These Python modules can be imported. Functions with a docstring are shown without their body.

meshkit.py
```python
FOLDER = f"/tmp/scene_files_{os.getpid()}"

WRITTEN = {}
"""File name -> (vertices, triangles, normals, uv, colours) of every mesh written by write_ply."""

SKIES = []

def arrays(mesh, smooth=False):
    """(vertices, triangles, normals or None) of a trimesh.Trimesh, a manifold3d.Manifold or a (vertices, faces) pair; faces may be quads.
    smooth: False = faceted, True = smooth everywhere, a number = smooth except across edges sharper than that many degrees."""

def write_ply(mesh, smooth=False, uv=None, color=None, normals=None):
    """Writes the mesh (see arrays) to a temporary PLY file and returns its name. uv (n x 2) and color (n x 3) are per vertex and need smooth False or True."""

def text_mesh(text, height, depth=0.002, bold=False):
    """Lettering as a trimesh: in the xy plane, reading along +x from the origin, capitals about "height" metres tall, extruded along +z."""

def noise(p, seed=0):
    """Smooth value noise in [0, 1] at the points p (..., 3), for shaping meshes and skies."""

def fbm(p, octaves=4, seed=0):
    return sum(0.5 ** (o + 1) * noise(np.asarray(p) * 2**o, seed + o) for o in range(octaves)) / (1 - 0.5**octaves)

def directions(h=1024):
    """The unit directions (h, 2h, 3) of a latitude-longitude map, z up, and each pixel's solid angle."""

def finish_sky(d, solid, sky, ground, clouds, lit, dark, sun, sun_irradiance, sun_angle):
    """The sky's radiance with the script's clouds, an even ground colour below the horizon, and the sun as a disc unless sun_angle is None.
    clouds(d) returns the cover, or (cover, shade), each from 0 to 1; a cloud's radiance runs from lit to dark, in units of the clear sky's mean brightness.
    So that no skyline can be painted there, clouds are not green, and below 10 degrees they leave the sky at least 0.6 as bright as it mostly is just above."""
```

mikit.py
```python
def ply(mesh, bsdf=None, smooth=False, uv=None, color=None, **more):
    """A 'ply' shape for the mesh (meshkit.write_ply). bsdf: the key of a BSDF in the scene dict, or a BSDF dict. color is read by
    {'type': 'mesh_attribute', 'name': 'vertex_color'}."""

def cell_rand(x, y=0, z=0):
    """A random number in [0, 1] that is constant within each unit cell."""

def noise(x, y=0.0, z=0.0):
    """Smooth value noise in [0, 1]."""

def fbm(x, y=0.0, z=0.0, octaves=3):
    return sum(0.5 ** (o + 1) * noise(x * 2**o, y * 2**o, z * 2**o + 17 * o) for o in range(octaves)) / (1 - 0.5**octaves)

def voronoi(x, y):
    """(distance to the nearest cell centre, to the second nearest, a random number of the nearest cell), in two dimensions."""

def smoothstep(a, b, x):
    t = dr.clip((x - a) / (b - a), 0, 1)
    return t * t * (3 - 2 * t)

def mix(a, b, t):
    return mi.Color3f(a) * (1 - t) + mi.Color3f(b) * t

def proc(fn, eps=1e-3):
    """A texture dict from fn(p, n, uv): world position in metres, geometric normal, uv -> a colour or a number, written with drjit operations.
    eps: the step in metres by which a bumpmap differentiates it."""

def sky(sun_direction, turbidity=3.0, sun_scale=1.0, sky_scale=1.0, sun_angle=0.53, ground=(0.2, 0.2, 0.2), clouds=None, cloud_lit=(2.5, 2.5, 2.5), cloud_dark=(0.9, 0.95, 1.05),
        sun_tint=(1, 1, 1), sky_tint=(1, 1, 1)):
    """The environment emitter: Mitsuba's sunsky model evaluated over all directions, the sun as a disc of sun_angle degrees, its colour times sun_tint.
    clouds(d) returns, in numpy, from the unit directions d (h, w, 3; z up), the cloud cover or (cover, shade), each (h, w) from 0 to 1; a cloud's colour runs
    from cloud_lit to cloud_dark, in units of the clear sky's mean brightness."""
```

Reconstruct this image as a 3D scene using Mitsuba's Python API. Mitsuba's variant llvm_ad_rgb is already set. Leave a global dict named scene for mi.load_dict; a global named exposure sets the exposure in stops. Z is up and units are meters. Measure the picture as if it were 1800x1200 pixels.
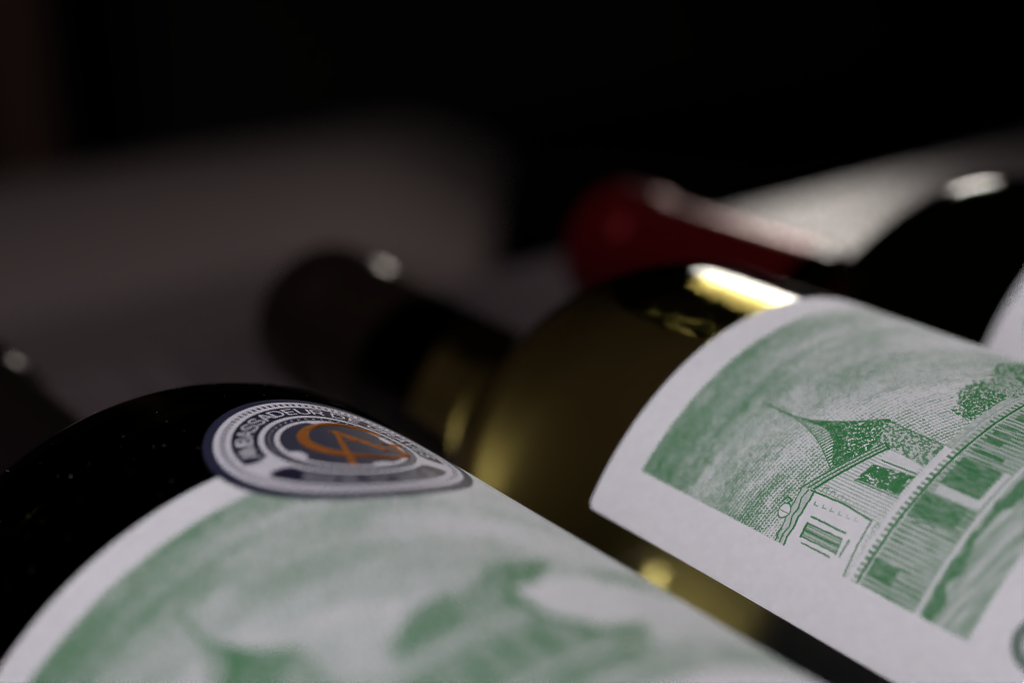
import math, numpy as np, trimesh, drjit as dr, mitsuba as mi, mikit, meshkit
from mikit import ply, proc, noise, fbm, smoothstep, mix, cell_rand
from shapely.geometry import LineString, Polygon
from shapely.ops import unary_union
T = mi.ScalarTransform4f
scene, labels = {}, {}
rng = np.random.default_rng(7)

# ---------------------------------------------------------------- camera, light, exposure
exposure = 0.0
YAW, PITCH, CAM = -0.6666, -0.3721, np.array([-0.1110, 0.0564, 0.1352])
FWD = np.array([math.cos(YAW) * math.cos(PITCH), math.sin(YAW) * math.cos(PITCH), math.sin(PITCH)])
scene['camera'] = {'type': 'thinlens', 'fov': 2 * math.degrees(math.atan(900 / 2408.5)), 'fov_axis': 'x', 'aperture_radius': 0.0033,
                   'focus_distance': 0.1495, 'near_clip': 0.005, 'far_clip': 50.0,
                   'to_world': T().look_at(origin=CAM.tolist(), target=(CAM + FWD).tolist(), up=[0, 0, 1])}

def rgb(*c): return {'type': 'rgb', 'value': list(c)}
def panel(key, centre, target, w, h, radiance):
    """A lamp: a shallow housing and, a little in front of it, the diffuser that gives off light."""
    to = T().look_at(origin=list(centre), target=list(target), up=[0, 0.02, 1])
    box = trimesh.creation.box([2 * w + .03, 2 * h + .03, .03]); box.apply_translation([0, 0, -.0165])
    scene[key + '__housing'] = ply(box, 'dark_paint', to_world=to)
    scene[key + '__diffuser'] = {'type': 'rectangle', 'to_world': to @ T().scale([w, h, 1]), 'bsdf': {'type': 'ref', 'id': 'dark_paint'},
                                 'emitter': {'type': 'area', 'radiance': {'type': 'rgb', 'value': list(radiance)}}}

scene['dark_paint'] = {'type': 'twosided', 'bsdf': {'type': 'principled', 'base_color': {'type': 'rgb', 'value': [.02, .02, .02]}, 'roughness': .6}}
panel('ceiling_lamp', (-.04, .36, .78), (0.0, -0.04, 0.06), .14, .14, np.array([1.02, .98, 1.04]) * 15.8)
labels['ceiling_lamp'] = {'label': 'square hanging lamp panel high above the first bottle', 'category': 'lamp'}
LOW = T().look_at(origin=[.815, -1.09, .395], target=[.05, -.15, .05], up=[0, .02, 1])
shade = trimesh.creation.cylinder(.133, .04, sections=64); shade.apply_translation([0, 0, -.022])
scene['low_lamp__shade'] = ply(shade, 'dark_paint', smooth=40, to_world=LOW)
scene['low_lamp__diffuser'] = {'type': 'disk', 'to_world': LOW @ T().scale([.118, .118, 1]), 'bsdf': {'type': 'ref', 'id': 'dark_paint'},
                               'emitter': {'type': 'area', 'radiance': rgb(10.5, 9.7, 8.8)}}
labels['low_lamp'] = {'label': 'round warm lamp standing low beyond the third bottle', 'category': 'lamp'}

# ---------------------------------------------------------------- materials
def principled(color, rough, **k): return {'type': 'twosided', 'bsdf': {'type': 'principled', 'base_color': color if isinstance(color, dict) else rgb(*color), 'roughness': rough, **k}}

def wood(p, n, uv):
    g = fbm(p.x * 14, p.y * 160, p.z * 40, 4)
    ring = fbm(p.x * 5, p.y * 32 + 2 * g, 0, 3)
    return mix((.036, .028, .029), (.074, .057, .060), smoothstep(.25, .75, .5 * g + .5 * ring))
scene['table_varnish'] = principled(proc(wood), .25, specular=.078)
def upholstery(p, n, uv):
    return mix((.185, .143, .140), (.235, .182, .178), fbm(p.x * 300, p.y * 300, p.z * 300, 3))
scene['upholstery'] = principled(proc(upholstery), .9)
scene['brown_wood'] = principled((.05, .026, .017), .5)
scene['floor_boards'] = principled((.006, .005, .005), .7)

def glass(ext, int_, tint):
    return {'type': 'dielectric', 'ext_ior': ext, 'int_ior': int_, 'specular_transmittance': rgb(*tint)}
scene['pale_glass'] = glass(1.0, 1.52, (.84, .775, .43))
scene['black_glass'] = glass(1.0, 1.52, (.16, .21, .05))
scene['wine_in_glass'] = glass(1.52, 1.345, (1, 1, 1))
scene['air_in_glass'] = glass(1.52, 1.0, (1, 1, 1))
scene['air_on_wine'] = glass(1.0, 1.345, (1, 1, 1))
scene['air_in_wine'] = glass(1.345, 1.0, (1, 1, 1))
def foil_bump(p, n, uv): return fbm(p.x * 220, p.y * 220, p.z * 220, 2)
def foil(color, rough):
    return {'type': 'bumpmap', 'arbitrary': {**proc(foil_bump, 4e-4)}, 'scale': .00008, 'bsdf': principled(color, rough, specular=.3, spec_tint=.7)}
scene['brown_foil'] = foil((.007, .0045, .0035), .17)
scene['black_foil'] = foil((.006, .004, .004), .17)
scene['red_foil'] = foil((.036, .0016, .0022), .17)
scene['copper_foil'] = principled((.70, .24, .05), .30, metallic=.6, specular=.6)
scene['white_ink'] = principled((.66, .635, .685), .5)

# ---------------------------------------------------------------- the engraving printed on the labels (uv = millimetres across, millimetres down)
def lerp_table(D, pts):
    out = mi.Float(pts[0][1])
    for (a, va), (b, vb) in zip(pts, pts[1:]):
        out += (vb - va) * dr.clip((D - a) / (b - a), 0, 1)
    return out
AA = .05
def ramp(v): return dr.clip(.5 - v / (2 * AA), 0, 1)          # inside where v < 0
def seg(X, D, a, b, w):
    px, py, bx, by = X - a[0], D - a[1], b[0] - a[0], b[1] - a[1]
    h = dr.clip((px * bx + py * by) / (bx * bx + by * by), 0, 1)
    return ramp(dr.sqrt(dr.square(px - bx * h) + dr.square(py - by * h)) - w / 2)
def path(X, D, pts, w):
    out = mi.Float(0)
    for a, b in zip(pts, pts[1:]): out = dr.maximum(out, seg(X, D, a, b, w))
    return out
def rect(X, D, x0, x1, d0, d1): return ramp(dr.maximum(dr.maximum(x0 - X, X - x1), dr.maximum(d0 - D, D - d1)))
def convex(X, D, pts):
    v = mi.Float(-9)
    area = sum(a[0] * b[1] - b[0] * a[1] for a, b in zip(pts, pts[1:] + pts[:1]))
    s = 1 if area > 0 else -1
    for a, b in zip(pts, pts[1:] + pts[:1]):
        ex, ey = b[0] - a[0], b[1] - a[1]; l = math.hypot(ex, ey)
        v = dr.maximum(v, s * ((X - a[0]) * ey - (D - a[1]) * ex) / l)
    return ramp(v)
def tri(x): return dr.abs(x - dr.floor(x) - .5) * 2
def hatch(v, den, soft=.16): return smoothstep(den + soft * .5, den - soft * .5, mi.Float(v)) * smoothstep(0, .05, mi.Float(den))
def over(ink, mask, new): return ink * (1 - mask) + new * mask

def engraving(X0, D0):
    n1 = fbm(X0 * 2.1, D0 * 2.1, 3.3, 2) - .5
    n2 = fbm(X0 * 2.3, D0 * 2.3, 9.1, 2) - .5
    X, D = X0 + .16 * n1, D0 + .16 * n2                        # the hand of the engraver
    Xs = X
    # sky
    s, t = D0 + (.15 - .0145 * D0) * (X0 - 10), X0 - .10 * D0
    streak = fbm(t / 9 + 4, s / 1.15, 2.0, 4)
    wide = fbm(t / 20, s / 5.2 + 7, 5.0, 2)
    den = .70 - .0085 * (D0 - 5) - .0050 * X0 + .34 * (streak - .5) + .50 * (wide - .5) + .22 * (fbm(t * 1.4, s * 3.1, 6.0, 2) - .5)
    den += -.11 * smoothstep(1.6, .0, dr.abs(s - 13.6)) * smoothstep(30, 16, X0)
    den = dr.clip(den, .16, .84)
    v = .55 * tri(s / .40 + .3 * n1) + .45 * tri(t / .36 + .5 * dr.floor(s / .40 + .3 * n1))
    grain = noise(X0 * 5.5, D0 * 5.5, 1.0)
    fine = noise(X0 * 7.5, D0 * 7.5, 5.0)
    ink = .30 * den + .70 * hatch(v * .62 + .38 * fine, .5 + .80 * (den - .46), .34)
    # bush and the far roofs
    bush = dr.minimum(dr.minimum(dr.sqrt(dr.square(X - 36) + dr.square((D - 35.2) * 1.05)) - 4.5, dr.sqrt(dr.square(X - 32.6) + dr.square(D - 35.4)) - 2.7), dr.sqrt(dr.square(X - 39) + dr.square(D - 35.5)) - 2.3)
    worm = fbm(X0 * 6.2, D0 * 6.2, 4.0, 2)
    ink = over(ink, ramp(bush + 1.6 * (noise(X0 * 2, D0 * 2, 8) - .5)), smoothstep(.66, .46, worm + .13 * smoothstep(-1.4, .4, bush) - .10))
    r2 = convex(Xs, D, [(40.25, 31.1), (44.8, 29.2), (49.6, 29.8), (49.4, 31.4), (43.4, 33.7), (41.3, 32.6)])
    r2 = dr.maximum(r2, convex(Xs, D, [(42.9, 31.9), (45.6, 29.2), (46.4, 29.2), (46.4, 33.2), (43.4, 33.4)]))
    ink = over(ink, r2, smoothstep(.62, .45, fbm(X0 * 5, D0 * 5, 1, 2) - .12))
    ink = over(ink, convex(Xs, D, [(39.6, 33.3), (46.4, 33.9), (46.4, 37), (38.6, 37)]), .15 + .5 * hatch(tri(D0 / .34), mi.Float(.45)))
    ink = dr.maximum(ink, path(Xs, D, [(40.2, 31.1), (41.3, 32.2), (43.4, 33.6), (46.3, 33.3)], .22))
    # long wing: attic band, cornice, wall, windows
    wing = ramp(37.75 + .03 * (Xs - 7) - D) * ramp(D - 44.6)
    wall = .36 + .50 * hatch(tri(X0 / .62) * .6 + .4 * noise(X0 * 5, D0 * .8, 3), mi.Float(.40), .35) + .18 * noise(X0 * .5, D0 * .5, 2)
    ink = over(ink, rect(Xs, D, 25.2, 60, 36.0, 44), .25 + .3 * noise(X0 * 3, D0 * 3, 2))
    ink = over(ink, wing, dr.clip(wall, 0, 1))
    dark = .70 + .34 * fbm(X0 * 3.2, D0 * .9, 6.0, 2)
    for x0, x1, d0, d1 in ((8.1, 10.2, 37.8, 40.9), (16.0, 19.2, 38.0, 43.3), (20.9, 24.9, 38.7, 43.4), (26.0, 26.7, 39, 42.5), (27.9, 28.8, 38.9, 41.0), (29.5, 30.3, 38.9, 41.0), (30.9, 31.6, 38.7, 40.8),
                           (33.0, 34.4, 39.2, 43.6), (36.2, 37.6, 39.2, 43.6), (39.4, 40.8, 39.4, 43.6), (43, 44.4, 39.6, 43.6)):
        ink = over(ink, rect(Xs, D, x0, x1, d0, d1), dr.clip(dark, 0, 1))
    ink = over(ink, rect(Xs, D, 19.4, 20.5, 38.9, 43.6), .12 + .2 * grain)
    ink = over(ink, convex(Xs, D, [(19.5, 43.5), (25, 43.7), (25, 44.3), (19.5, 44.2)]), .08 + .15 * grain)
    ink = dr.maximum(ink, rect(Xs, D, 23.7, 24.1, 38.3, 39.8) * .8)
    ink = dr.maximum(ink, path(Xs, D, [(15.3, 39.0), (15.9, 40.6), (15.6, 41.6)], .25))
    # tower: roof
    xl = lerp_table(D, [(13.6, 21.17), (16, 21.1), (18.7, 20.94), (20.7, 20.5), (22.35, 19.87), (23.9, 19.11), (25.2, 18.27), (26.5, 17.3), (28, 16.4)])
    xr = lerp_table(D, [(13.6, 21.20), (18.6, 21.12), (20.6, 21.45), (22.5, 22.2), (25, 23.45), (26.7, 24.6), (28.3, 25.75), (40, 25.75)])
    slope = 27.1 + (X - 16.75) * .564
    roof = ramp(dr.maximum(dr.maximum(xl - X, X - xr), dr.maximum(13.6 - D, D - dr.minimum(slope + 1.5, 29.4 + 0 * X))))
    ridge = xl + lerp_table(D, [(18, .1), (20.5, .5), (23, 1.7), (25, 1.75), (27, .35)])
    tiles = fbm(X0 * 7.5, D0 * 6.0, 7.0, 2)
    lightface = smoothstep(.30, .62, tri((D0 - .45 * X0) / .42 + .3 * n1) * .8 + .5 * (tiles - .5))
    darkface = 1 - smoothstep(.60, .70, tiles) * (.35 + .65 * smoothstep(1.5, 3.0, X - ridge))
    ink = over(ink, roof, dr.select(X < ridge, 1 - lightface, darkface))
    edge = dr.minimum(dr.abs(X - xl), dr.abs(X - xr)) - .09
    ink = dr.maximum(ink, ramp(edge) * ramp(dr.maximum(13.6 - D, D - 28.6)) * ramp(D - slope - .4))
    ink = dr.maximum(ink, path(X, D, [(20.8, 14.7), (21.5, 15.0)], .16)); ink = dr.maximum(ink, path(X, D, [(20.75, 16.3), (21.0, 16.9), (21.5, 16.8), (21.6, 16.2)], .2))
    # tower: right face
    back = convex(X, D, [(22.2, 29.4), (25.5, 28.7), (25.4, 37.0), (19.0, 37.0), (20.5, 31.2)])
    ink = over(ink, back, (.30 + .58 * smoothstep(.57, .43, fbm(X0 * 5.5, D0 * 4.6, 5, 2) - .02)))
    ink = dr.maximum(ink, path(X, D, [(25.5, 28.5), (25.35, 35.9)], .16))
    face = convex(X, D, [(13.7, 26.9), (16.9, 28.4), (22.2, 31.0), (21.6, 37.0), (13.6, 37.0)])
    ink = over(ink, face, .10 + .42 * hatch(tri(X0 / .42) * .7 + .3 * grain, .42 - .10 * smoothstep(17, 14, X) * 0, .3))
    ink = over(ink, convex(X, D, [(20.6, 31.2), (22.0, 31.4), (21.6, 35.6), (20.7, 35.8)]), .06 + .12 * grain)
    win2 = convex(X, D, [(17.0, 30.5), (19.5, 30.95), (20.2, 36.0), (17.25, 35.9)])
    ink = over(ink, win2, dr.clip(.98 - .9 * smoothstep(.58, .72, fbm(X0 * 4.5, D0 * 2.8, 2.5, 2)), 0, 1))
    ink = dr.maximum(ink, path(X, D, [(20.35, 31.5), (20.5, 36.0)], .2)); ink = dr.maximum(ink, path(X, D, [(16.85, 30.5), (17.0, 36)], .16))
    ink = over(ink, rect(Xs, D, 13.4, 25.3, 36.15, 36.75), .05 + .15 * grain)
    # tower: raking cornice
    ink = over(ink, convex(X, D, [(13.6, 25.4), (22.6, 30.3), (22.1, 31.15), (13.9, 27.1)]), .30 + .35 * hatch(tri(X0 / .5 + D0), mi.Float(.5), .4))
    for a, b, w in (((13.3, 25.45), (22.6, 30.35), .24), ((13.7, 26.2), (22.4, 30.75), .22), ((14.0, 27.0), (22.1, 31.1), .34), ((22.6, 30.3), (22.0, 31.2), .34)):
        ink = dr.maximum(ink, seg(X, D, a, b, w))
    # tower: left face
    left = convex(X, D, [(6, 27.4), (13.7, 27.3), (13.6, 35.6), (6, 35.8)])
    ink = over(ink, left, mi.Float(.02))
    ink = over(ink, convex(X, D, [(6, 26.35), (13.5, 25.6), (13.9, 27.2), (6, 27.6)]), .22 + .2 * grain)
    for pts, w in (([(6, 26.45), (13.4, 25.6)], .17), ([(6, 26.95), (8, 26.75), (9, 26.95), (10.2, 26.6), (11.3, 26.75), (12.4, 26.3), (13.6, 26.5)], .2), ([(6, 27.55), (8.2, 27.4), (9, 27.55), (10.4, 27.3), (11.5, 27.4), (13.8, 27.2)], .26),
                   ([(13.68, 26.8), (13.85, 31.1), (13.5, 35.15)], .24), ([(13.5, 35.1), (10.3, 35.3), (6.2, 35.75)], .20)):
        ink = dr.maximum(ink, path(X, D, pts, w))
    ink = over(ink, rect(X, D, 8.6, 10.25, 28.8, 33.5), .35 + .4 * hatch(tri(X0 / .35), mi.Float(.45), .4))
    for a, b, w in (((8.65, 28.8), (8.7, 33.5), .2), ((10.2, 28.7), (10.3, 33.3), .22), ((9.4, 28.8), (9.5, 33.5), .24), ((8.6, 28.85), (10.2, 28.7), .3), ((11.05, 28.7), (11.05, 33.3), .22), ((8.05, 29.3), (8.02, 33.1), .18), ((8.6, 34.15), (10.5, 34.1), .22), ((8.6, 33.6), (10.3, 33.4), .16)):
        ink = dr.maximum(ink, seg(X, D, a, b, w))
    for k in range(6):                                           # marks along the corner of the tower
        d0 = 27.9 + 1.05 * k
        ink = dr.maximum(ink, path(X, D, [(14.0, d0), (14.65 - .05 * k, d0 + .1), (14.7 - .05 * k, d0 + .55), (14.1, d0 + .6)], .14) * (.9 - .1 * k))
        ink = dr.maximum(ink, path(X, D, [(12.7 + .07 * k, d0 + .2), (12.35 + .07 * k, d0 + .25), (12.4 + .07 * k, d0 + .7)], .14) * (.85 - .1 * k))
    urn = dr.sqrt(dr.square((X - 10.35) * .8) + dr.square(D - 25.35)) - .72
    ink = over(ink, ramp(urn), mi.Float(.05)); ink = dr.maximum(ink, ramp(dr.abs(urn) - .08))
    ink = dr.maximum(ink, path(X, D, [(11.1, 24.5), (11.9, 24.75), (11.7, 25.5), (11.2, 25.2)], .24)); ink = dr.maximum(ink, path(X, D, [(10.2, 24.9), (10.2, 26.2)], .12))
    ink = dr.maximum(ink, path(X, D, [(8.4, 26.3), (7.7, 26.0), (7.3, 26.5)], .18))
    # dentil cornice
    cor = 37.40 + .03 * (Xs - 7)
    ink = over(ink, ramp(dr.maximum(cor - .95 - D, D - cor)) * ramp(13 - Xs + 12 * 0), ink * .7)
    band = ramp(dr.maximum(cor - 1.25 - D, D - cor))
    ink = over(ink, band * ramp(Xs - 25.2), mi.Float(.05)); ink = over(ink, band * ramp(25.2 - Xs), .22 + .3 * grain)
    fr = Xs / .72 + .2 * n1
    tooth = ramp((dr.abs(fr - dr.floor(fr) - .5) - .27) * .72) * ramp(dr.maximum(cor - .78 - D, D - cor))
    ink = dr.maximum(ink, tooth * (.55 + .4 * noise(X0 * 1.7, 2, 3)))
    ink = dr.maximum(ink, ramp(dr.abs(D - cor) - .17)); ink = dr.maximum(ink, .7 * ramp(dr.abs(D - cor + 1.25) - .07) * ramp(25.2 - Xs))
    link = convex(X, D, [(37, 32.4), (41.5, 31.4), (42.9, 33), (42.6, 36.6), (37, 36.8)])
    ink = over(ink, link, .35 + .6 * smoothstep(.60, .42, worm))
    # the wing ends; beyond it a pale park and soft trees
    end = 42.3 + .75 * dr.maximum(D - 38.5, 0)
    park = .07 + .5 * dr.maximum(fbm(X0 / 4, D0 / .7, 11, 3) - .45, 0) + .12 * smoothstep(38, 46, D0)
    trees = smoothstep(.9, -.9, dr.sqrt(dr.square((X - 57) / 2.4) + dr.square(D - 33.6 - .10 * (X - 57))) - 2.3 - 1.2 * (noise(X0 * .8, D0 * .8, 4) - .5))
    ink = over(ink, ramp(33.6 - D) * ramp(end - X), dr.clip(park, 0, 1))
    ink = over(ink, trees * ramp(end - X), smoothstep(.66, .40, worm))
    ink = dr.maximum(ink, .95 * ramp(dr.abs(X - end) - .55) * ramp(33.2 - D) * ramp(D - 46.4))
    ink = dr.maximum(ink, .9 * convex(X, D, [(45.5, 42.2), (49.5, 42.6), (49, 44.4), (45, 44.6)]))
    # balustrade, hedge, lawn
    base = ramp(44.35 - D) * ramp(X - 47)
    ink = over(ink, base, .22 + .45 * hatch(tri(D0 / .36) * .8 + .2 * grain, mi.Float(.5), .3))
    ink = over(ink, ramp(dr.abs(D - 44.75) - .14) * ramp(X - 47), mi.Float(.05))
    hedge_top, hedge_bot = 45.25 + .5 * (noise(X0 * .9, 3, 1) - .5), 46.55 + 1.2 * (noise(X0 * .55, 8, 1) - .5)
    lawn = .50 + .75 * (fbm((X0 + .6 * D0) / 3.2, (D0 - .25 * X0) / .55, 4, 3) - .5) + .10 * smoothstep(49, 50.6, D0)
    ink = over(ink, ramp(hedge_bot - D - .3), dr.clip(lawn, .05, .8))
    ink = over(ink, smoothstep(-.25, .25, D - hedge_top) * smoothstep(.3, -.3, D - hedge_bot) * ramp(X - 46), .80 + .2 * grain)
    # the printed rectangle, a little rough at its edge
    rough = .12 * (noise(X0 * 6, D0 * 6, 2) - .5)
    return ink * ramp(dr.maximum(dr.maximum(6.9 - X0, X0 - 85.4), dr.maximum(5.1 - D0, D0 - 50.7)) + rough)

GREEN, PAPER = (.022, .188, .047), (.80, .785, .80)
def label_print(p, n, uv):
    X, D = uv.x, uv.y
    ink = engraving(X, D)
    # the big capital C that opens the line under the picture: dark outline, lighter inside
    rc, ang = dr.sqrt(dr.square(X - 9.8) + dr.square(D - 57.1)), dr.atan2(D - 57.1, X - 9.8)
    opening = smoothstep(.50, .62, dr.abs(ang))
    body = ramp(dr.abs(rc - 2.35) - .55) * opening
    c_ink = body * .72 + .28 * body * ramp(.22 - dr.abs(rc - 2.35))
    fibre = fbm(X * 1.3, D * 1.3, 2, 3)
    paper = mi.Color3f(PAPER) * (.955 + .09 * fibre)
    col = mix(paper, GREEN, dr.clip(ink * (.93 + .14 * noise(X * 9, D * 9, 4)), 0, 1))
    col = mix(col, (.010, .075, .030), dr.clip(c_ink, 0, 1))
    return dr.select(X < -5, mi.Color3f(PAPER), col)
def felt(p, n, uv): return fbm(uv.x * 2.2, uv.y * 2.2, 1, 3)
scene['label_paper'] = {'type': 'bumpmap', 'arbitrary': proc(felt, 1e-4), 'scale': .00004, 'bsdf': principled(proc(label_print), .62, specular=.35)}

# ---------------------------------------------------------------- seal print (uv = millimetres from its middle)
def seal_print(p, n, uv):
    r = dr.sqrt(dr.square(uv.x) + dr.square(uv.y))
    a = dr.atan2(uv.y, uv.x) * (180 / math.pi)
    b = a + 11.5; b = dr.select(b > 180, b - 360, b); b = dr.select(b < -180, b + 360, b)   # turned with the writing
    def ring(r0, r1): return ramp(dr.maximum(r0 - r, r - r1))
    w = ring(10.55, 12.2)
    fr = a / 3.6; tick = ramp((dr.abs(fr - dr.floor(fr) - .5) - .24) * .72) * ring(11.05, 11.65)
    w = w * (1 - tick)
    # the pale bars that part the two panels of writing, with rounded ends
    for c in (-158.0, -22.0):
        w = dr.maximum(w, smoothstep(1.5, 1.0, dr.abs((b - c) * r * (math.pi / 180)) - .30 * dr.square(r - 9.3)) * ring(7.4, 10.9))
    w = dr.maximum(w, ring(7.45, 8.0))
    f2 = a / 7.2; dot = ramp(dr.sqrt(dr.square((f2 - dr.floor(f2) - .5) * .88) + dr.square(r - 6.98)) - .13)
    w = dr.maximum(w, dot)
    bulge = mi.Float(0)
    for c, h in ((-155, .9), (-70, .55), (20, .5), (95, .5)):
        dd = dr.abs(b - c); dd = dr.minimum(dd, 360 - dd)
        bulge = dr.maximum(bulge, h * smoothstep(13, 5, dd))
    w = dr.maximum(w, ring(6.0 - bulge, 6.5))
    # small writing too soft to read in the lower panel: strokes only
    k = a / 2.35; lo = smoothstep(46, 44, dr.abs(b + 90))
    st = ramp((dr.abs(k - dr.floor(k) - .5) - .20) * .4) * step_rand(k) + ramp(dr.abs(r - 9.9 + 1.2 * step_rand(k + 50)) - .13) * .8
    w = dr.maximum(w, .55 * dr.clip(st, 0, 1) * ring(8.65, 10.0) * lo)
    navy = mix((.010, .009, .026), (.016, .014, .036), noise(uv.x * 6, uv.y * 6, 1)) + mi.Color3f(.008, .010, .016) * smoothstep(12.1, 12.3, r)
    fine = smoothstep(.35, .65, tri((uv.y + .35 * dr.sin(uv.x * .9)) / .34)) * ramp(r - 5.8)
    navy = mix(navy, (.085, .092, .125), fine * .62)
    return mix(navy, (.66, .635, .685), dr.clip(w, 0, 1))
def step_rand(k): return smoothstep(.3, .35, cell_rand(k, 3, 5))
scene['seal_paper'] = principled(proc(seal_print), .42, specular=.5)
scene['seal_edge'] = principled((.03, .03, .06), .5)

# ---------------------------------------------------------------- bottles. Local frame: x towards the neck, x = 0 at the label's top edge, axis at z = 0
R, DS, LS, RN, Q, LN, TAP, XB, WALL = .0375, .0153, .041, .0141, 1.335, .0656, .001, -.176, .0028
XE = DS + LS + LN
def radius(x, R):
    t = np.clip((x - DS) / LS, 0, 1)
    return RN + (R - RN) * .5 * (1 + np.cos(np.pi * t ** Q)) - TAP * np.maximum(0, DS - x)
def lathe(pts, n=160):
    """Closed surface of revolution about x from (x, r) points; the first and last points lie on the axis."""
    th = np.arange(n) * 2 * np.pi / n
    v, f = [[pts[0][0], 0, 0]], []
    for x, r in pts[1:-1]:
        v += np.stack([np.full(n, x), r * np.cos(th), r * np.sin(th)], 1).tolist()
    v.append([pts[-1][0], 0, 0])
    j = np.arange(n); k = (j + 1) % n
    f += np.stack([0 * j, 1 + k, 1 + j], 1).tolist()
    m = len(pts) - 2
    for i in range(m - 1):
        a, b = 1 + i * n, 1 + (i + 1) * n
        f += np.stack([a + j, a + k, b + k], 1).tolist() + np.stack([a + j, b + k, b + j], 1).tolist()
    f += np.stack([1 + (m - 1) * n + j, 1 + (m - 1) * n + k, np.full(n, 1 + m * n)], 1).tolist()
    me = trimesh.Trimesh(np.array(v), np.array(f), process=False)
    if me.volume < 0: me.invert()
    return me
xs_body = np.r_[np.linspace(XB + .006, DS - .004, 40), np.linspace(DS - .004, DS + LS + .004, 90)[1:]]
def outer_points(R):
    base = [(XB + .022, 0), (XB + .016, .012), (XB + .004, .024), (XB, .029), (XB + .0006, radius(XB, R) - .003), (XB + .0025, radius(XB, R) - .0008)]
    neck = [(x, RN) for x in np.linspace(DS + LS + .008, XE - .004, 14)] + [(XE - .001, RN - .0006), (XE - .0008, RN - .003), (XE - .0008, 0)]
    return base + [(x, radius(x, R)) for x in xs_body] + neck
def inner_points(R):
    ri = lambda x: np.interp(radius(x + .0012, R), [RN, R], [.0095, R - WALL])
    base = [(XB + .0275, 0), (XB + .021, .013), (XB + .009, .024), (XB + .005, .0285), (XB + .0075, ri(XB) - .002)]
    neck = [(x, .0095) for x in np.linspace(DS + LS + .008, XE - .012, 12)] + [(XE - .012, 0)]
    return base + [(x, ri(x)) for x in xs_body if x > XB + .010] + neck
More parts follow.
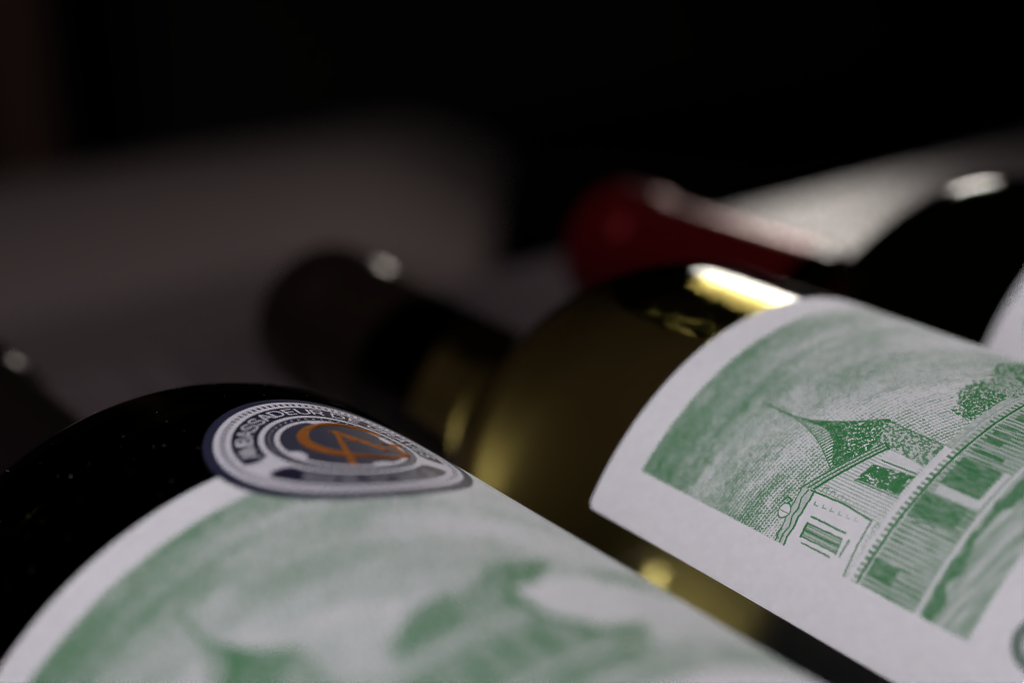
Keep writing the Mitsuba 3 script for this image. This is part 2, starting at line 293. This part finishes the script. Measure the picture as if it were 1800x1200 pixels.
def capsule_points(x0, r):
    lip = .00112
    p = [(x0 + .0002, 0), (x0 + .0002, RN + .00003), (x0, r - .00006), (x0 + .0003, r)]
    p += [(x, r) for x in np.linspace(x0 + .004, XE - .0185, 8)]
    p += [(XE - .0175 + .0042 * t, r + lip * t * t * (3 - 2 * t)) for t in np.linspace(0, 1, 13)] + [(x, r + lip) for x in np.linspace(XE - .0125, XE - .0022, 4)]
    p += [(XE - .0022 + .0022 * math.sin(a), r + lip - .0022 * (1 - math.cos(a))) for a in np.linspace(.15, np.pi / 2, 8)]
    return p + [(XE + .00005, .009), (XE - .00015, .0085), (XE - .0002, 0)]
def wrap(arc, y, R, lift):
    """Point on the bottle's skin: arc millimetres round from th = 90 degrees (towards the bottle's right), y millimetres along, lift metres proud."""
    x = y * 1e-3; rr = radius(x, R) + lift
    th = np.pi / 2 + arc * 1e-3 / R
    return np.stack([x, rr * np.cos(th), rr * np.sin(th)], -1)
LABEL_W, LABEL_H = 92.3, 108.0
def label_mesh(th0, R, lift=.00001, thick=.00011, rc=1.0):
    nd, nx = 130, 150
    D = np.r_[np.linspace(0, rc, 9)[:-1], np.linspace(rc, LABEL_H - rc, nd), np.linspace(LABEL_H - rc, LABEL_H, 9)[1:]]
    e = np.minimum(D, LABEL_H - D)
    inset = np.where(e < rc, rc - np.sqrt(np.maximum(rc ** 2 - (rc - e) ** 2, 0)), 0)
    u = np.linspace(0, 1, nx)
    Xg = inset[:, None] + u[None] * (LABEL_W - 2 * inset)[:, None]
    Dg = np.repeat(D[:, None], nx, 1)
    arc = Xg - (90 - th0) * np.pi / 180 * R * 1e3
    n1, n2 = Xg.shape
    idx = np.arange(n1 * n2).reshape(n1, n2)
    quads = np.stack([idx[:-1, :-1], idx[1:, :-1], idx[1:, 1:], idx[:-1, 1:]], -1).reshape(-1, 4)
    V, F, UV = [], [], []
    def add(v, f, uv):
        F.append(np.asarray(f) + sum(map(len, V))); V.append(v); UV.append(uv)
    tris = np.vstack([quads[:, [0, 1, 2]], quads[:, [0, 2, 3]]])
    outer, inner = wrap(arc, -Dg, R, lift + thick).reshape(-1, 3), wrap(arc, -Dg, R, lift).reshape(-1, 3)
    a = outer[tris[0]]; nrm = np.cross(a[1] - a[0], a[2] - a[0])
    if nrm @ (a.mean(0) * [0, 1, 1]) < 0: tris = tris[:, ::-1]
    uv = np.stack([Xg, Dg], -1).reshape(-1, 2)
    add(outer, tris, uv); add(inner, tris[:, ::-1], np.full_like(uv, -9))
    loop = np.r_[idx[0], idx[1:, -1], idx[-1, -2::-1], idx[-2:0:-1, 0]]
    m = len(loop); j = np.arange(m); k = (j + 1) % m
    rim = np.vstack([np.stack([j, k, m + k], 1), np.stack([j, m + k, m + j], 1)])
    add(np.vstack([outer[loop], inner[loop]]), rim, np.full((2 * m, 2), -9.0))
    return trimesh.Trimesh(np.vstack(V), np.vstack(F), process=False), np.vstack(UV)

def bottle(key, x, y, yaw, R, glass_key, foil_key, th0, capsule_x, headspace=None):
    to = T().translate([0, y, R]).rotate([0, 0, 1], math.degrees(yaw)).translate([x, 0, 0])
    put = lambda part, shape: scene.__setitem__(key + '__' + part, {**shape, 'to_world': to})
    put('glass', ply(lathe(outer_points(R), 192), glass_key, smooth=40))
    cav = lathe(inner_points(R), 192)
    if headspace is None:
        put('wine', ply(cav, 'wine_in_glass', smooth=40))
    else:
        lo = trimesh.intersections.slice_mesh_plane(cav, [0, 0, -1], [0, 0, headspace])
        hi = trimesh.intersections.slice_mesh_plane(cav, [0, 0, 1], [0, 0, headspace])
        put('wine', ply(lo, 'wine_in_glass', smooth=True))
        put('air_pocket', ply(hi, 'air_in_glass', smooth=True))
        sec = cav.section(plane_normal=[0, 0, 1], plane_origin=[0, 0, headspace])
        outline = max((Polygon(l[:, :2]) for l in sec.discrete), key=lambda g: g.area)
        v2, f2 = trimesh.creation.triangulate_polygon(outline, engine='earcut')
        surf = trimesh.Trimesh(np.c_[v2, np.full(len(v2), headspace)], f2, process=False)
        if surf.face_normals[0, 2] < 0: surf.invert()
        put('wine_surface', ply(surf, 'air_on_wine'))
    m, uv = label_mesh(th0, R)
    put('label', ply(m, 'label_paper', smooth=True, uv=uv))
    put('capsule', ply(lathe(capsule_points(capsule_x, RN + .0003), 128), foil_key, smooth=35))
    return to

R2 = .0372
to1 = bottle('wine_bottle', 0, 0, 0, R, 'black_glass', 'black_foil', 31.3, .064)
to2 = bottle('wine_bottle_001', .0002, -.0758, -.0075, R2, 'pale_glass', 'brown_foil', 29.0, .086, headspace=.0325)
to3 = bottle('wine_bottle_002', .0009, -.1584, .0077, .0370, 'black_glass', 'red_foil', 27.0, .060)
labels['wine_bottle'] = {'label': 'nearest black glass bottle with a green engraved label and a round navy seal', 'category': 'bottle'}
labels['wine_bottle_001'] = {'label': 'clear olive glass bottle lying in the middle, its green engraved label in focus', 'category': 'bottle'}
labels['wine_bottle_002'] = {'label': 'black bottle with a dark red capsule lying behind the olive glass bottle', 'category': 'bottle'}
labels['wine_bottle_002__capsule'] = {'label': 'dark red capsule'}

# small air bubbles under the top of the middle bottle's glass
for i, (xx, tt) in enumerate(((.0100, 86), (.0135, 73), (.0058, 75))):
    s = trimesh.creation.icosphere(3, .0007)
    rr = R2 - WALL - .0009
    s.apply_translation([xx, rr * math.cos(math.radians(tt)), rr * math.sin(math.radians(tt))])
    scene['wine_bottle_001__bubble' + ('' if i == 0 else '_%03d' % i)] = {**ply(s, 'air_in_wine', smooth=True), 'to_world': to2}

# ---------------------------------------------------------------- the seal: a thing stuck over the label's top edge of the first bottle
SC_ARC, SC_Y, SR = (101.8 - 90) * math.pi / 180 * 37.5 + 1.0, 0.0, 13.2
def on_seal(px, py, lift): return wrap(SC_ARC + 1.06 * px, SC_Y + 1.06 * py, R, lift)
def seal_disc():
    nr, na = 40, 180
    rr = np.linspace(0, SR, nr + 1)[1:]; aa = np.arange(na) * 2 * np.pi / na
    P = np.vstack([[[0, 0]], np.stack([np.outer(rr, np.cos(aa)), np.outer(rr, np.sin(aa))], -1).reshape(-1, 2)])
    j = np.arange(na); k = (j + 1) % na
    f = [np.stack([0 * j, 1 + j, 1 + k], 1)]
    for i in range(nr - 1):
        a, b = 1 + i * na, 1 + (i + 1) * na
        f += [np.stack([a + j, b + j, b + k], 1), np.stack([a + j, b + k, a + k], 1)]
    f = np.vstack(f)
    top, low = on_seal(P[:, 0], P[:, 1], .00030), on_seal(P[:, 0], P[:, 1], .00014)
    a = top[f[0]]
    if np.cross(a[1] - a[0], a[2] - a[0]) @ (a.mean(0) * [0, 1, 1]) < 0: f = f[:, ::-1]
    rim = 1 + (nr - 1) * na
    edge_v = np.vstack([top[rim:rim + na], on_seal(P[rim:rim + na, 0], P[rim:rim + na, 1], .00001)])
    e = np.vstack([np.stack([j, na + j, na + k], 1), np.stack([j, na + k, k], 1)])
    return trimesh.Trimesh(top, f, process=False), P, trimesh.Trimesh(np.vstack([edge_v]), e, process=False)
disc, disc_uv, rim = seal_disc()
scene['round_seal__disc'] = {**ply(disc, 'seal_paper', smooth=True, uv=disc_uv), 'to_world': to1}
scene['round_seal__rim'] = {**ply(rim, 'seal_edge', smooth=True), 'to_world': to1}
def bend(m, lift):
    v = np.asarray(m.vertices)
    m = m.copy(); m.vertices = on_seal(v[:, 0], v[:, 1], lift + v[:, 2] * 1e-3)
    if m.volume < 0: m.invert()
    return m
glyphs = []
for word, a0, step in (('AMBASSADEUR', 172.0, 9.8), ('DE', 60.5, 10.4), ('GRAVES', 36.0, 9.8)):
    for i, ch in enumerate(word):
        g = meshkit.text_mesh(ch, 1.62, .04)
        g.vertices -= [g.bounds[:, 0].mean(), 0, 0]
        g.vertices *= [1.16, 1, 1]
        a = math.radians(a0 - step * i)
        v = np.asarray(g.vertices); rad = 8.50 + v[:, 1]; al = a - v[:, 0] / 9.3
        g.vertices = np.stack([rad * np.cos(al), rad * np.sin(al), v[:, 2]], 1)
        glyphs.append(bend(g, .00028))
scene['round_seal__lettering'] = {**ply(trimesh.util.concatenate(glyphs), 'white_ink'), 'to_world': to1}
labels['round_seal'] = {'label': 'round navy seal with white rings and a copper monogram on the nearest bottle', 'category': 'seal'}
labels['round_seal__lettering'] = {'label': 'white capital letters curving round the seal'}

# copper monogram: a big open letter with an A across it, raised and rounded
def stroke(pts, widths):
    pts = np.array(pts, float); t = np.linspace(0, 1, len(pts)); tt = np.linspace(0, 1, 60)
    from scipy.interpolate import CubicSpline
    c = CubicSpline(t, pts)(tt) if len(pts) > 2 else np.outer(1 - tt, pts[0]) + np.outer(tt, pts[1])
    w = .76 * np.interp(tt, np.linspace(0, 1, len(widths)), widths)
    return unary_union([LineString(c[i:i + 2]).buffer(w[i] / 2) for i in range(59)])
strokes = [stroke([(5.9, 2.1), (5.0, 3.7), (2.6, 5.0), (-.4, 4.7), (-2.9, 2.6), (-3.3, -.2), (-1.9, -2.6), (.6, -4.0), (3.0, -4.3), (5.5, -3.6)], [.3, .7, .9, 1.1, 1.5, 1.7, 1.3, .8, .7, .6]),
           stroke([(5.4, -3.6), (5.45, -.6)], [.75, .75]), stroke([(4.3, -.45), (6.8, -.45)], [.4, .4]),
           stroke([(1.0, 2.9), (-2.0, -5.2)], [.55, .95]), stroke([(.9, 2.8), (2.4, .2), (3.7, -2.2)], [.9, .9, .5]), stroke([(.2, .2), (2.2, .25)], [.35, .35]), stroke([(.4, 3.0), (1.3, 3.0)], [.4, .4]), stroke([(3.2, -2.3), (4.2, -2.3)], [.3, .3])]
shape = unary_union(strokes).simplify(.02)
def mound(g):
    m = trimesh.creation.extrude_polygon(g, .10, engine='earcut')
    inner = g.buffer(-.13)
    out = [m]
    for k, (b, h) in enumerate(((-.07, .15), (-.14, .19), (-.22, .215))):
        q = g.buffer(b)
        out += [trimesh.creation.extrude_polygon(x, h, engine='earcut') for x in getattr(q, 'geoms', [q]) if x.area > .01]
    return trimesh.util.concatenate(out)
mono = trimesh.util.concatenate([mound(g) for g in getattr(shape, 'geoms', [shape])])
scene['round_seal__monogram'] = {**ply(bend(mono, .00028), 'copper_foil', smooth=30), 'to_world': to1}
labels['round_seal__monogram'] = {'label': 'raised copper monogram of interlaced letters'}

# ---------------------------------------------------------------- table, room
def rounded_box(lo, hi, r, n=3):
    import manifold3d as m3
    lo, hi = np.array(lo, float), np.array(hi, float)
    s = m3.Manifold.sphere(r, 32)
    return m3.Manifold.batch_hull([s.translate([x, y, z]) for x in (lo[0] + r, hi[0] - r) for y in (lo[1] + r, hi[1] - r) for z in (lo[2] + r, hi[2] - r)])
scene['table'] = ply(rounded_box((-.75, -1.25, -.03), (.215, .85, 0), .004), 'table_varnish', smooth=30)
labels['table'] = {'label': 'dark varnished table top that the wine bottles lie on', 'category': 'table'}
def hull_slab(corners, z0, z1, r):
    import manifold3d as m3
    b = m3.Manifold.sphere(r, 32)
    return m3.Manifold.batch_hull([b.translate([x, y, z]) for x, y in corners for z in (z0 + r, z1 - r)])
def puffy_seat():
    nx, ny = 40, 120
    u, w = np.meshgrid(np.linspace(0, 1, nx), np.linspace(0, 1, ny), indexing='ij')
    x = .93 + .62 * u
    edge = -.72 - .85 * (x - .93)
    y = edge + (1.2 - edge) * w ** 1.7
    din = np.maximum(0, edge + .26 - y)
    z = -.235 - .17 * np.maximum(0, x - .98) ** 2 - 1.3 * din ** 2 - .8 * np.maximum(0, .97 - x) ** 2 * 10
    top = np.stack([x, y, z], -1).reshape(-1, 3); bot = top * [1, 1, 0] + [0, 0, -.40]
    i = np.arange(nx * ny).reshape(nx, ny); q = np.stack([i[:-1, :-1], i[1:, :-1], i[1:, 1:], i[:-1, 1:]], -1).reshape(-1, 4)
    f = np.vstack([q[:, [0, 1, 2]], q[:, [0, 2, 3]]])
    loop = np.r_[i[0], i[1:, -1], i[-1, -2::-1], i[-2:0:-1, 0]]; k = np.roll(loop, -1); n = nx * ny
    side = np.vstack([np.stack([loop, n + loop, n + k], 1), np.stack([loop, n + k, k], 1)])
    m = trimesh.Trimesh(np.vstack([top, bot]), np.vstack([f, f[:, ::-1] + n, side]), process=False); m.fix_normals()
    return m
scene['bench__seat'] = ply(puffy_seat(), 'upholstery', smooth=50)
scene['bench__frame'] = ply(hull_slab([(.92, 1.2), (.92, -.69), (1.50, -1.16), (1.50, 1.2)], -.74, -.405, .01), 'brown_wood', smooth=30)
labels['bench'] = {'label': 'grey upholstered bench blurred in the dark behind the table', 'category': 'bench'}
scene['post_paint'] = principled((.14, .072, .052), .6)
scene['post'] = ply(rounded_box((1.9, -.665, -.74), (1.98, -.57, 1.6), .006), 'post_paint', smooth=30)
labels['post'] = {'label': 'slim dark brown wooden post at the left edge of the background', 'category': 'post'}
g = trimesh.creation.box([9, 9, .02]); g.apply_translation([1, 0, -.76]); scene['floor'] = ply(g, 'floor_boards')
labels['floor'] = {'kind': 'structure', 'label': 'dark floor of the room'}

# dust specks lying on the dark shoulder of the first bottle
specks = []
for k in range(70):
    x = rng.uniform(.001, .040); th = math.radians(rng.uniform(48, 118)); r0 = rng.choice([.00003, .00004, .00006], p=[.6, .3, .1])
    m = trimesh.creation.icosphere(1, r0); m.vertices *= rng.uniform(.6, 1.6, 3)
    rr = radius(x, R) + r0 * .6
    m.apply_translation([x, rr * math.cos(th), rr * math.sin(th)]); specks.append(m)
scene['lint'] = principled((.30, .29, .27), .9)
scene['dust'] = {**ply(trimesh.util.concatenate(specks), 'lint'), 'to_world': to1}
labels['dust'] = {'label': 'pale dust specks on the black shoulder of the nearest bottle', 'category': 'dust', 'kind': 'stuff'}

scene['wall_paint'] = principled((.075, .058, .052), .9)
g = trimesh.creation.box([.02, 9, 3.2]); g.apply_translation([3.2, -.5, .85]); scene['wall'] = ply(g, 'wall_paint')
labels['wall'] = {'kind': 'structure', 'label': 'unlit brown wall far behind the bottles'}
